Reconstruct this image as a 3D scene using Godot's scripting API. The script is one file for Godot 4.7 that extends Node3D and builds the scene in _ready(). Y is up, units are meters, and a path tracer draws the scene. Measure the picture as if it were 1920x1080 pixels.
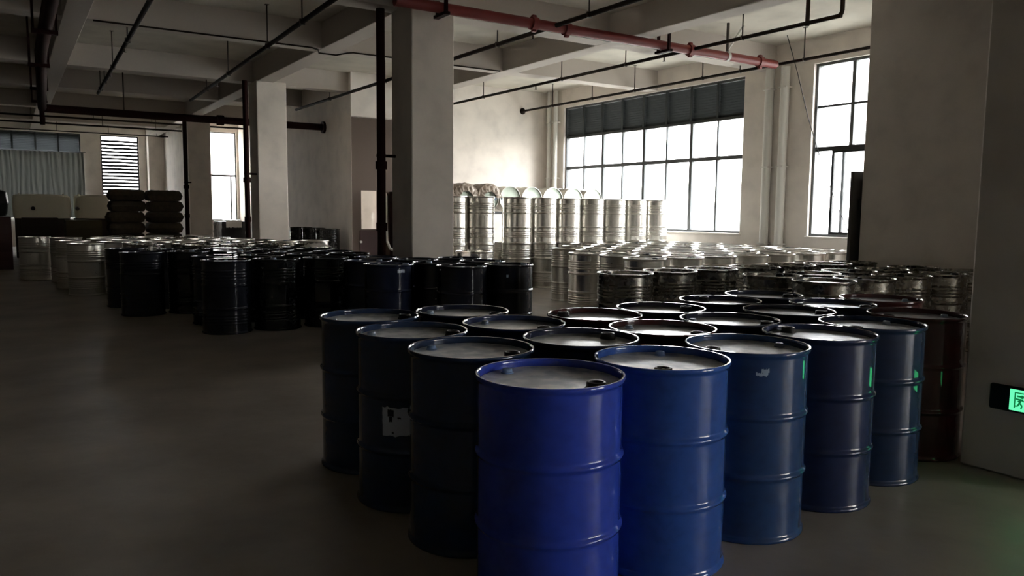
extends Node3D
# A dim warehouse full of steel drums, daylight through the windows of the right-hand wall.

var rng := RandomNumberGenerator.new()
var used := {}
var mat := {}
var shapes := {}

# ---------------------------------------------------------------- mesh building
class MB:
	var v := PackedVector3Array()
	var n := PackedVector3Array()
	var t := PackedVector2Array()
	func tri(a: Vector3, b: Vector3, c: Vector3, na: Vector3, nb: Vector3, nc: Vector3, ta := Vector2.ZERO, tb := Vector2.ZERO, tc := Vector2.ZERO) -> void:
		var f := (b - a).cross(c - a)
		if f.length_squared() < 1e-16:
			return
		if f.dot(na + nb + nc) > 0.0:
			v.append_array([a, c, b]); n.append_array([na, nc, nb]); t.append_array([ta, tc, tb])
		else:
			v.append_array([a, b, c]); n.append_array([na, nb, nc]); t.append_array([ta, tb, tc])
	func flat(a: Vector3, b: Vector3, c: Vector3, out: Vector3) -> void:
		var f := (b - a).cross(c - a).normalized()
		if f.dot(out) < 0.0:
			f = -f
		tri(a, b, c, f, f, f)
	func quad(a: Vector3, b: Vector3, c: Vector3, d: Vector3, out: Vector3) -> void:
		flat(a, b, c, out); flat(a, c, d, out)
	func box(lo: Vector3, hi: Vector3, ch := 0.0, xf := Transform3D()) -> void:
		# a box whose edges are chamfered by ch
		var c := (lo + hi) / 2.0
		var h := (hi - lo) / 2.0
		ch = minf(ch, minf(h.x, minf(h.y, h.z)) * 0.9)
		for ax in 3:
			for s in [-1.0, 1.0]:
				var u := (ax + 1) % 3
				var w := (ax + 2) % 3
				var q := []
				for k in [[-1, -1], [1, -1], [1, 1], [-1, 1]]:
					var p := Vector3.ZERO
					p[ax] = s * h[ax]; p[u] = k[0] * (h[u] - ch); p[w] = k[1] * (h[w] - ch)
					q.append(xf * (c + p))
				var o := Vector3.ZERO
				o[ax] = s
				quad(q[0], q[1], q[2], q[3], xf.basis * o)
		if ch <= 0.0:
			return
		for ax in 3:
			var u := (ax + 1) % 3
			var w := (ax + 2) % 3
			for su in [-1.0, 1.0]:
				for sw in [-1.0, 1.0]:
					var q := []
					for k in [[-1, 0], [1, 0], [1, 1], [-1, 1]]:
						var p := Vector3.ZERO
						p[ax] = k[0] * (h[ax] - ch)
						p[u] = su * (h[u] - (0.0 if k[1] == 0 else ch)); p[w] = sw * (h[w] - (ch if k[1] == 0 else 0.0))
						q.append(xf * (c + p))
					var o := Vector3.ZERO
					o[u] = su; o[w] = sw
					quad(q[0], q[1], q[2], q[3], xf.basis * o)
		for sx in [-1.0, 1.0]:
			for sy in [-1.0, 1.0]:
				for sz in [-1.0, 1.0]:
					var o := Vector3(sx, sy, sz)
					var e := Vector3(sx * (h.x - ch), sy * (h.y - ch), sz * (h.z - ch))
					flat(xf * (c + e + Vector3(sx * ch, 0, 0)), xf * (c + e + Vector3(0, sy * ch, 0)), xf * (c + e + Vector3(0, 0, sz * ch)), xf.basis * o)
	func lathe(p: Array, segs := 48, xf := Transform3D(), dents := []) -> void:
		# p: Vector2(radius, height) along the outline, outside on the right hand of the way up
		var sn := []
		for i in p.size() - 1:
			var d: Vector2 = p[i + 1] - p[i]
			sn.append(Vector2(d.y, -d.x).normalized())
		var run := 0.0
		for i in p.size() - 1:
			var na: Vector2 = sn[i]
			var nb: Vector2 = sn[i]
			if i > 0 and sn[i - 1].dot(sn[i]) > 0.6:
				na = (sn[i - 1] + sn[i]).normalized()
			if i < p.size() - 2 and sn[i + 1].dot(sn[i]) > 0.6:
				nb = (sn[i + 1] + sn[i]).normalized()
			var nxt: float = run + (p[i + 1] - p[i]).length()
			for s in segs:
				var f0 := float(s) / segs
				var f1 := float(s + 1) / segs
				var q := []
				var m := []
				for k in [[f0, 0], [f1, 0], [f1, 1], [f0, 1]]:
					var g: Vector2 = p[i + k[1]]
					var nn: Vector2 = na if k[1] == 0 else nb
					var a: float = k[0] * TAU
					var r := g.x
					for d in dents:
						var da: float = angle_difference(a, d[0]) / d[2]
						var dy: float = (g.y - d[1]) / d[3]
						r -= d[4] * exp(-da * da - dy * dy) if r > 0.2 else 0.0
					q.append(xf * Vector3(r * cos(a), g.y, r * sin(a)))
					m.append((xf.basis * Vector3(nn.x * cos(a), nn.y, nn.x * sin(a))).normalized())
				tri(q[0], q[1], q[2], m[0], m[1], m[2], Vector2(f0, run), Vector2(f1, run), Vector2(f1, nxt))
				tri(q[0], q[2], q[3], m[0], m[2], m[3], Vector2(f0, run), Vector2(f1, nxt), Vector2(f0, nxt))
			run = nxt
	func tube(pts: Array, r: float, segs := 12, caps := true) -> void:
		var up := Vector3.UP
		var rings := []
		for i in pts.size():
			var d: Vector3 = (pts[mini(i + 1, pts.size() - 1)] - pts[maxi(i - 1, 0)]).normalized()
			var x := d.cross(up)
			if x.length() < 0.05:
				x = d.cross(Vector3.RIGHT)
			x = x.normalized()
			var y := x.cross(d).normalized()
			up = y
			var ring := []
			for s in segs:
				var a := TAU * s / segs
				ring.append(x * cos(a) + y * sin(a))
			rings.append(ring)
			if caps and (i == 0 or i == pts.size() - 1):
				var o := -d if i == 0 else d
				for s in segs:
					flat(pts[i], pts[i] + ring[s] * r, pts[i] + ring[(s + 1) % segs] * r, o)
		for i in pts.size() - 1:
			for s in segs:
				var k := (s + 1) % segs
				var a: Vector3 = pts[i] + rings[i][s] * r
				var b: Vector3 = pts[i] + rings[i][k] * r
				var c: Vector3 = pts[i + 1] + rings[i + 1][k] * r
				var d: Vector3 = pts[i + 1] + rings[i + 1][s] * r
				tri(a, b, c, rings[i][s], rings[i][k], rings[i + 1][k])
				tri(a, c, d, rings[i][s], rings[i + 1][k], rings[i + 1][s])
	func grid(nu: int, nv: int, f: Callable, thick := 0.0) -> void:
		# a sheet of points f(u, v); with a thickness it gets a second side
		var p := []
		for j in nv + 1:
			for i in nu + 1:
				p.append(f.call(float(i) / nu, float(j) / nv))
		var m := []
		for j in nv + 1:
			for i in nu + 1:
				var du: Vector3 = p[j * (nu + 1) + mini(i + 1, nu)] - p[j * (nu + 1) + maxi(i - 1, 0)]
				var dv: Vector3 = p[mini(j + 1, nv) * (nu + 1) + i] - p[maxi(j - 1, 0) * (nu + 1) + i]
				m.append(du.cross(dv).normalized())
		for side in ([1.0] if thick == 0.0 else [1.0, -1.0]):
			var off: float = thick / 2.0 * side
			for j in nv:
				for i in nu:
					var k := [j * (nu + 1) + i, j * (nu + 1) + i + 1, (j + 1) * (nu + 1) + i + 1, (j + 1) * (nu + 1) + i]
					var q := []
					for x in k:
						q.append(p[x] + m[x] * off)
					tri(q[0], q[1], q[2], m[k[0]] * side, m[k[1]] * side, m[k[2]] * side)
					tri(q[0], q[2], q[3], m[k[0]] * side, m[k[2]] * side, m[k[3]] * side)
	func mesh() -> ArrayMesh:
		var a := []
		a.resize(Mesh.ARRAY_MAX)
		a[Mesh.ARRAY_VERTEX] = v
		a[Mesh.ARRAY_NORMAL] = n
		a[Mesh.ARRAY_TEX_UV] = t
		var am := ArrayMesh.new()
		am.add_surface_from_arrays(Mesh.PRIMITIVE_TRIANGLES, a)
		return am

# ---------------------------------------------------------------- naming
func numbered(called: String) -> String:
	if not used.has(called):
		used[called] = 0
		return called
	used[called] += 1
	return "%s_%03d" % [called, used[called]]

func tag(o: Node3D, label: String, category: String, group := "", kind := "") -> Node3D:
	o.set_meta("label", label)
	if category != "":
		o.set_meta("category", category)
	if group != "":
		o.set_meta("group", group)
	if kind != "":
		o.set_meta("kind", kind)
	return o

func thing(called: String, label: String, category: String, at := Vector3.ZERO, group := "", kind := "") -> Node3D:
	var o := Node3D.new()
	o.name = numbered(called)
	add_child(o, true)
	o.position = at
	tag(o, label, category, group, kind)
	return o

func part(called: String, m: Variant, material: Material, parent: Node3D, label := "") -> MeshInstance3D:
	var o := MeshInstance3D.new()
	o.mesh = m.mesh() if m is MB else m
	o.material_override = material
	o.name = called if parent != self else numbered(called)
	if parent != self and parent.has_node(called):
		var k := 1
		while parent.has_node("%s_%03d" % [called, k]):
			k += 1
		o.name = "%s_%03d" % [called, k]
	parent.add_child(o, true)
	o.cast_shadow = GeometryInstance3D.SHADOW_CASTING_SETTING_ON
	if label != "":
		o.set_meta("label", label)
	return o

func solo(called: String, m: MB, material: Material, label: String, category: String, group := "", kind := "") -> MeshInstance3D:
	var o := part(called, m, material, self)
	tag(o, label, category, group, kind)
	return o

func struct(called: String, m: MB, material: Material, label: String, category: String) -> MeshInstance3D:
	return solo(called, m, material, label, category, "", "structure")

func bx(lo: Vector3, hi: Vector3, ch := 0.0) -> MB:
	var m := MB.new()
	m.box(lo, hi, ch)
	return m

func rod(pts: Array, r: float, segs := 12) -> MB:
	var m := MB.new()
	m.tube(pts, r, segs)
	return m

# ---------------------------------------------------------------- materials
func noise_tex(size: int, freq: float, ramp: Array, seed_: int, octaves := 5, normal := 0.0, kind := FastNoiseLite.TYPE_SIMPLEX_SMOOTH) -> NoiseTexture2D:
	var fn := FastNoiseLite.new()
	fn.noise_type = kind
	fn.seed = seed_
	fn.frequency = freq
	fn.fractal_octaves = octaves
	var tx := NoiseTexture2D.new()
	tx.width = size
	tx.height = size
	tx.seamless = true
	tx.noise = fn
	if normal > 0.0:
		tx.as_normal_map = true
		tx.bump_strength = normal
	if ramp.size() > 0:
		var g := Gradient.new()
		var offs := PackedFloat32Array()
		var cols := PackedColorArray()
		for r in ramp:
			offs.append(r[0]); cols.append(r[1])
		g.offsets = offs
		g.colors = cols
		tx.color_ramp = g
	return tx

func g(x: float) -> Color:
	return Color(x, x, x)

func paint(called: String, c: Color, rough := 0.5, metal := 0.0) -> StandardMaterial3D:
	var m := StandardMaterial3D.new()
	m.resource_name = called
	m.albedo_color = c
	m.roughness = rough
	m.metallic = metal
	mat[called] = m
	return m

func world_tex(m: StandardMaterial3D, tx: Texture2D, scale: float) -> void:
	m.albedo_texture = tx
	m.uv1_triplanar = true
	m.uv1_world_triplanar = true
	m.uv1_scale = Vector3.ONE * scale

func make_materials() -> void:
	var m := paint("plaster", Color(0.93, 0.895, 0.855), 0.85)
	world_tex(m, noise_tex(512, 0.012, [[0.0, g(0.90)], [0.5, g(0.97)], [1.0, g(1.0)]], 3), 0.22)
	m = paint("ceiling_paint", Color(0.80, 0.775, 0.72), 0.9)
	world_tex(m, noise_tex(512, 0.01, [[0.0, g(0.88)], [0.5, g(0.96)], [1.0, g(1.0)]], 8), 0.2)
	m = paint("beam_paint", Color(0.76, 0.725, 0.69), 0.9)
	m = paint("concrete_floor", Color(1, 1, 1), 0.5)
	world_tex(m, noise_tex(1024, 0.006, [[0.0, Color(0.56, 0.52, 0.475)], [0.45, Color(0.62, 0.58, 0.535)], [0.7, Color(0.655, 0.612, 0.56)], [1.0, Color(0.69, 0.65, 0.60)]], 21, 6), 0.16)
	m.roughness_texture = noise_tex(512, 0.01, [[0.0, g(0.75)], [1.0, g(1.0)]], 5)
	m.normal_enabled = true
	m.normal_texture = noise_tex(512, 0.03, [], 6, 5, 3.0)
	m.normal_scale = 0.15
	paint("brown_wall", Color(0.46, 0.38, 0.32), 0.85)
	paint("raw_concrete", Color(0.60, 0.59, 0.57), 0.9)
	m = paint("yard", Color(0.66, 0.65, 0.62), 0.9)
	# drum paints
	var rough := noise_tex(512, 0.02, [[0.0, g(0.7)], [0.55, g(0.85)], [1.0, g(1.0)]], 11)
	var scuff := noise_tex(512, 0.015, [[0.0, g(0.86)], [0.5, g(0.96)], [1.0, g(1.0)]], 12)
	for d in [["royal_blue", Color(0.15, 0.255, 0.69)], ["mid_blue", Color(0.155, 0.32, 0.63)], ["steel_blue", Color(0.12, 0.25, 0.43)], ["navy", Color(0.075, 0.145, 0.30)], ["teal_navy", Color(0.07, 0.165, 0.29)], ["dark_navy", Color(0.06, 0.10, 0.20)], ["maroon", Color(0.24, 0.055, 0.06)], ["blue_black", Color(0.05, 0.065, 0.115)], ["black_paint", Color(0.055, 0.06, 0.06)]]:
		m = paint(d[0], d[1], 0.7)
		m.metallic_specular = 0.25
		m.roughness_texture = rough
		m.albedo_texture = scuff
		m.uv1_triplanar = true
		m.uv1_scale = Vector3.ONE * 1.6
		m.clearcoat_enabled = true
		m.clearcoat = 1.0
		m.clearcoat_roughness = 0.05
	for d in [["lid_blue", Color(0.20, 0.27, 0.42), Color(0.70, 0.70, 0.71), 31], ["lid_navy", Color(0.09, 0.12, 0.18), Color(0.60, 0.60, 0.58), 32], ["lid_dark", Color(0.07, 0.07, 0.075), Color(0.36, 0.345, 0.33), 33]]:
		m = paint(d[0], Color(1, 1, 1), 0.6)
		m.metallic_specular = 0.5
		m.rim_enabled = true
		m.rim = 0.7
		m.rim_tint = 0.0
		m.albedo_texture = noise_tex(512, 0.012, [[0.0, d[1]], [0.42, d[1].lerp(d[2], 0.45)], [0.6, d[1].lerp(d[2], 0.85)], [1.0, d[2]]], d[3], 6)
		m.roughness_texture = noise_tex(512, 0.014, [[0.0, g(0.55)], [0.5, g(0.72)], [1.0, g(1.0)]], d[3] + 7)
		m.uv1_triplanar = true
		m.uv1_scale = Vector3.ONE * 1.3
		m.clearcoat_enabled = true
		m.clearcoat = 0.55 if d[0] == "lid_dark" else 0.32
		m.clearcoat_roughness = 0.17 if d[0] == "lid_dark" else 0.3
	var zinc_rough := noise_tex(512, 0.02, [[0.0, g(0.8)], [1.0, g(1.0)]], 41)
	var zinc := noise_tex(512, 0.04, [[0.0, g(0.92)], [1.0, g(1.0)]], 42, 4)
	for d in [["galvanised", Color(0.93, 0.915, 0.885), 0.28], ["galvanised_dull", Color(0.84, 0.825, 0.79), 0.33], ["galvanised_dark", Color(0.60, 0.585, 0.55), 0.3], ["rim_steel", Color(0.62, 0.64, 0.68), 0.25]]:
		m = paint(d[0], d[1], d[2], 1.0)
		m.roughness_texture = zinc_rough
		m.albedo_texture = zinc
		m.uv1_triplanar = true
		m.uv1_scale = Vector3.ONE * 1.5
	paint("bung_black", Color(0.05, 0.05, 0.055), 0.45)
	paint("bung_steel", Color(0.5, 0.55, 0.62), 0.4, 0.6)
	paint("bung_blue", Color(0.45, 0.55, 0.70), 0.5)
	paint("paper", Color(0.72, 0.76, 0.82), 0.8)
	paint("ink", Color(0.06, 0.07, 0.14), 0.8)
	paint("scrape", Color(0.62, 0.70, 0.78), 0.7)
	# building fittings
	paint("frame_grey", Color(0.30, 0.31, 0.31), 0.5)
	paint("frame_dark", Color(0.13, 0.135, 0.14), 0.5)
	paint("louver_grey", Color(0.20, 0.22, 0.22), 0.65)
	paint("blind_dark", Color(0.17, 0.18, 0.19), 0.6)
	m = paint("glass", Color(0.97, 0.985, 0.98, 0.04), 0.03)
	m.transparency = BaseMaterial3D.TRANSPARENCY_ALPHA
	paint("fire_red", Color(0.46, 0.13, 0.115), 0.5)
	paint("pipe_maroon", Color(0.16, 0.06, 0.055), 0.7).metallic_specular = 0.25
	paint("pipe_brown", Color(0.15, 0.115, 0.095), 0.7).metallic_specular = 0.25
	paint("hanger_steel", Color(0.30, 0.27, 0.25), 0.5, 0.4)
	paint("strut_white", Color(0.82, 0.81, 0.79), 0.5)
	paint("pvc_white", Color(0.88, 0.87, 0.84), 0.4)
	paint("cable_black", Color(0.08, 0.08, 0.08), 0.6)
	paint("door_maroon", Color(0.22, 0.09, 0.09), 0.5)
	paint("door_brown", Color(0.36, 0.30, 0.26), 0.7)
	paint("door_grey", Color(0.26, 0.25, 0.23), 0.5)
	paint("sign_black", Color(0.06, 0.065, 0.06), 0.35)
	m = paint("sign_glow", Color(0.1, 0.5, 0.3), 0.4)
	m.emission_enabled = true
	m.emission = Color(0.42, 1.0, 0.72)
	m.emission_energy_multiplier = 0.043
	m = paint("sign_green", Color(0.02, 0.25, 0.12), 0.4)
	m.emission_enabled = true
	m.emission = Color(0.03, 0.42, 0.22)
	m.emission_energy_multiplier = 0.043
	# stores
	m = paint("sack_cloth", Color(0.36, 0.32, 0.26), 0.85)
	m.albedo_texture = noise_tex(256, 0.03, [[0.0, g(0.75)], [1.0, g(1.0)]], 51)
	m.uv1_triplanar = true
	paint("bulk_bag", Color(0.95, 0.93, 0.85), 0.75)
	paint("black_film", Color(0.06, 0.06, 0.065), 0.35)
	m = paint("clear_film", Color(0.80, 0.78, 0.75), 0.4)
	m.backlight_enabled = true
	m.backlight = Color(0.4, 0.39, 0.37)
	m = paint("crumpled_film", Color(0.62, 0.56, 0.50), 0.45)
	paint("timber", Color(0.42, 0.32, 0.22), 0.8)
	paint("dark_board", Color(0.20, 0.155, 0.11), 0.8)
	paint("olive_board", Color(0.30, 0.27, 0.17), 0.8)
	m = paint("foil_curtain", Color(0.58, 0.59, 0.58), 0.4, 0.3)
	m.backlight_enabled = true
	m.backlight = Color(0.36, 0.365, 0.355)
	paint("drum_end_green", Color(0.66, 0.70, 0.65), 0.35, 0.3)

# ---------------------------------------------------------------- camera, sky, exposure
func make_camera_and_light() -> void:
	var cam := Camera3D.new()
	cam.name = "camera"
	add_child(cam)
	var pitch := deg_to_rad(5.69989)
	var roll := deg_to_rad(0.56366)
	var yaw := deg_to_rad(33.01622)
	var fw := Vector3(sin(yaw) * cos(pitch), -sin(pitch), -cos(yaw) * cos(pitch))
	var rt := Vector3(cos(yaw), 0, sin(yaw))
	var up := rt.cross(fw)
	cam.basis = Basis(rt * cos(roll) + up * sin(roll), up * cos(roll) - rt * sin(roll), -fw)
	cam.position = Vector3(0, 1.5083, 0)
	cam.fov = rad_to_deg(2.0 * atan(540.0 / 1450.45))
	cam.near = 0.05
	cam.far = 300.0
	cam.current = true
	var sky_mat := ProceduralSkyMaterial.new()
	sky_mat.sky_top_color = Color(0.93, 0.965, 1.0)
	sky_mat.sky_horizon_color = Color(1.0, 0.985, 0.96)
	sky_mat.sky_curve = 0.2
	sky_mat.ground_horizon_color = Color(0.78, 0.78, 0.77)
	sky_mat.ground_bottom_color = Color(0.62, 0.60, 0.57)
	sky_mat.sky_energy_multiplier = 1.0
	sky_mat.ground_energy_multiplier = 1.0
	var sky := Sky.new()
	sky.sky_material = sky_mat
	var e := Environment.new()
	e.background_mode = Environment.BG_SKY
	e.sky = sky
	e.tonemap_mode = Environment.TONE_MAPPER_LINEAR
	e.tonemap_exposure = 25.0
	e.sdfgi_enabled = true
	e.ssao_enabled = true
	e.ssil_enabled = true
	var we := WorldEnvironment.new()
	we.name = "world_environment"
	we.environment = e
	add_child(we)

# ---------------------------------------------------------------- the building
const LEFT_X := -22.0
const REAR_Z := 20.0
const CEIL := 4.75
const SOFFIT := 4.3
const BLOCK_Z := -17.8
const BLOCK_X := 6.95
const STEP_Z := -28.6
const INNER_X := 5.3
const FAR_Z := -34.2
const RIGHT_X := 12.7

func make_shell() -> void:
	struct("floor", floor_mesh(-0.2, 0.0), mat.concrete_floor, "bare grey-brown concrete warehouse floor", "floor")
	struct("ceiling", floor_mesh(CEIL, CEIL + 0.2), mat.ceiling_paint, "white plastered concrete ceiling slab between the beams", "ceiling")
	struct("ground", bx(Vector3(-70, -0.4, -90), Vector3(90, -0.22, 70)), mat.yard, "pale concrete yard outside the warehouse windows", "ground")
	# right-hand wall with two windows
	var m := MB.new()
	var x0 := RIGHT_X
	var x1 := RIGHT_X + 0.25
	wall_x(m, x0, x1, REAR_Z + 0.25, BLOCK_Z - 0.25, [[19.6, 13.6, 0.95, 4.28], [12.4, 7.2, 0.95, 4.28], [-7.65, -9.3, 1.08, 4.28], [-10.92, -17.05, 1.08, 4.28]])
	struct("wall_right", m, mat.plaster, "white plastered outer wall with tall windows behind the steel drums", "wall")
	m = MB.new()
	wall_z(m, BLOCK_Z, BLOCK_Z - 0.25, BLOCK_X, x1, [[6.955, 8.3, 0.0, 3.72]])
	struct("wall_back", m, mat.plaster, "white wall behind the two-high stack of steel drums", "wall")
	m = MB.new()
	wall_x(m, BLOCK_X, BLOCK_X + 0.25, BLOCK_Z - 0.25, STEP_Z - 0.25, [])
	struct("wall_inner", m, mat.plaster, "white wall right of the second pillar, brightest at its far left end", "wall")
	m = MB.new()
	wall_z(m, STEP_Z, STEP_Z - 0.25, INNER_X, BLOCK_X, [[5.4, 6.88, 1.07, 4.15]])
	struct("wall_step", m, mat.plaster, "short wall between third pillar and inner wall holding the bright far window", "wall")
	m = MB.new()
	wall_x(m, INNER_X, INNER_X + 0.25, STEP_Z - 0.25, FAR_Z, [])
	struct("wall_recess", m, mat.plaster, "pale side wall left of the third pillar, beside the slatted window", "wall")
	m = MB.new()
	wall_z(m, FAR_Z, FAR_Z - 0.25, LEFT_X - 0.25, INNER_X + 0.25, [[-3.45, 2.45, 1.08, 4.28], [3.13, 4.47, 1.0, 4.28]])
	struct("wall_far", m, mat.plaster, "far white wall with the curtained window and the slatted window", "wall")
	m = MB.new()
	wall_x(m, LEFT_X - 0.25, LEFT_X, REAR_Z + 0.25, FAR_Z, [])
	struct("wall_left", m, mat.raw_concrete, "plain left wall of the warehouse outside the picture", "wall")
	m = MB.new()
	wall_z(m, REAR_Z + 0.25, REAR_Z, LEFT_X, x0, [])
	struct("wall_rear", m, mat.raw_concrete, "bare rear wall behind the viewpoint", "wall")
	m = MB.new()
	m.box(Vector3(9.6, 0, -6.2), Vector3(9.8, CEIL, 2.0))
	m.box(Vector3(9.8, 0, -6.2), Vector3(x0, CEIL, -6.0))
	m.box(Vector3(9.8, 0, 1.8), Vector3(x0, CEIL, 2.0))
	struct("wall_partition", m, mat.plaster, "dim plastered partition wall behind the drums at the right window", "wall")
	# the small lit room behind the brown door
	var rx := BLOCK_X + 0.25
	m = MB.new()
	wall_z(m, -20.4, -20.6, rx, 9.9, [])
	wall_x(m, 9.7, 9.9, BLOCK_Z - 0.25, -20.4, [[-18.9, -19.7, 1.4, 2.5]])
	m.box(Vector3(rx, CEIL - 0.2, -20.6), Vector3(9.9, CEIL, BLOCK_Z - 0.25))
	m.box(Vector3(rx, -0.2, -20.6), Vector3(9.9, 0.0, BLOCK_Z - 0.25))
	struct("wall_lit_room", m, mat.plaster, "lit white wall of the small room seen through the brown door", "wall")
	# columns
	var names := ["big near pillar at the right edge carrying the exit sign", "square pillar in the middle of the picture, red standpipe on its left", "second white pillar beyond the middle one, between two standpipes", "third and most distant free-standing pillar, in shade", "half pillar set into the far wall right of the slatted window"]
	var spots := [[4.8, -2.36, 0.68], [4.72, -10.5, 0.66], [4.72, -18.35, 0.66], [4.74, -26.3, 0.66], [4.74, FAR_Z + 0.0, 0.6]]
	for i in 5:
		var s: Array = spots[i]
		struct("column", bx(Vector3(s[0], 0, s[1]), Vector3(s[0] + 0.66, SOFFIT + 0.02, s[1] + s[2]), 0.012), mat.plaster, names[i], "column")
	# beams along the rows of columns and midway between them
	struct("ceiling_beam", bx(Vector3(4.74, SOFFIT, FAR_Z), Vector3(5.1, CEIL, REAR_Z), 0.01), mat.beam_paint, "long main ceiling beam running over the row of pillars", "beam")
	struct("ceiling_beam", bx(Vector3(8.48, SOFFIT, BLOCK_Z), Vector3(8.84, CEIL, REAR_Z), 0.01), mat.beam_paint, "long beam crossing the right bay above the drum stacks", "beam")
	struct("ceiling_beam", bx(Vector3(0.8, SOFFIT, FAR_Z), Vector3(1.12, CEIL, REAR_Z), 0.01), mat.beam_paint, "dark long beam at the upper left beside the black main pipe", "beam")
	struct("ceiling_beam", bx(Vector3(-3.2, SOFFIT, FAR_Z), Vector3(-2.84, CEIL, REAR_Z), 0.01), mat.beam_paint, "long beam left of the picture", "beam")
	var cross := [[-2.0, "cross beam above the near pillar"], [-5.9, "cross beam above the block of blue drums"], [-10.35, "cross beam over the middle pillar behind the red pipe"], [-13.65, "cross beam midway between the middle and second pillars"], [-18.15, "cross beam over the second pillar"], [-21.6, "cross beam just beyond the second pillar"], [-26.1, "cross beam over the third pillar"], [-30.0, "last cross beam before the far wall"]]
	for c in cross:
		var right_end: float = RIGHT_X if c[0] > BLOCK_Z else (BLOCK_X if c[0] > -27.0 else INNER_X)
		var mm := MB.new()
		var edges := [LEFT_X, -3.2, -2.84, 0.8, 1.12, 4.74, 5.1]
		if right_end > 8.0:
			edges += [8.48, 8.84]
		edges.append(right_end)
		for i in range(0, edges.size(), 2):
			mm.box(Vector3(edges[i], SOFFIT + 0.005, c[0] - 0.18), Vector3(edges[i + 1], CEIL, c[0] + 0.18))
		struct("ceiling_beam", mm, mat.beam_paint, c[1], "beam")

func floor_mesh(y0: float, y1: float) -> MB:
	var m := MB.new()
	m.box(Vector3(LEFT_X - 0.25, y0, BLOCK_Z - 0.25), Vector3(RIGHT_X + 0.25, y1, REAR_Z + 0.25))
	m.box(Vector3(LEFT_X - 0.25, y0, STEP_Z - 0.25), Vector3(BLOCK_X + 0.25, y1, BLOCK_Z - 0.25))
	m.box(Vector3(LEFT_X - 0.25, y0, FAR_Z - 0.25), Vector3(INNER_X + 0.25, y1, STEP_Z - 0.25))
	return m

func wall_x(m: MB, x0: float, x1: float, za: float, zb: float, holes: Array) -> void:
	# a wall in the plane x = const from z = za down to zb; holes: [z high, z low, y low, y high], in order
	var z := za
	for h in holes:
		m.box(Vector3(x0, 0, h[0]), Vector3(x1, CEIL, z))
		if h[2] > 0.0:
			m.box(Vector3(x0, 0, h[1]), Vector3(x1, h[2], h[0]))
		m.box(Vector3(x0, h[3], h[1]), Vector3(x1, CEIL, h[0]))
		z = h[1]
	m.box(Vector3(x0, 0, zb), Vector3(x1, CEIL, z))

func wall_z(m: MB, z1: float, z0: float, xa: float, xb: float, holes: Array) -> void:
	var x := xa
	for h in holes:
		m.box(Vector3(x, 0, z0), Vector3(h[0], CEIL, z1))
		if h[2] > 0.0:
			m.box(Vector3(h[0], 0, z0), Vector3(h[1], h[2], z1))
		m.box(Vector3(h[0], h[3], z0), Vector3(h[1], CEIL, z1))
		x = h[1]
	m.box(Vector3(x, 0, z0), Vector3(xb, CEIL, z1))

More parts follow.
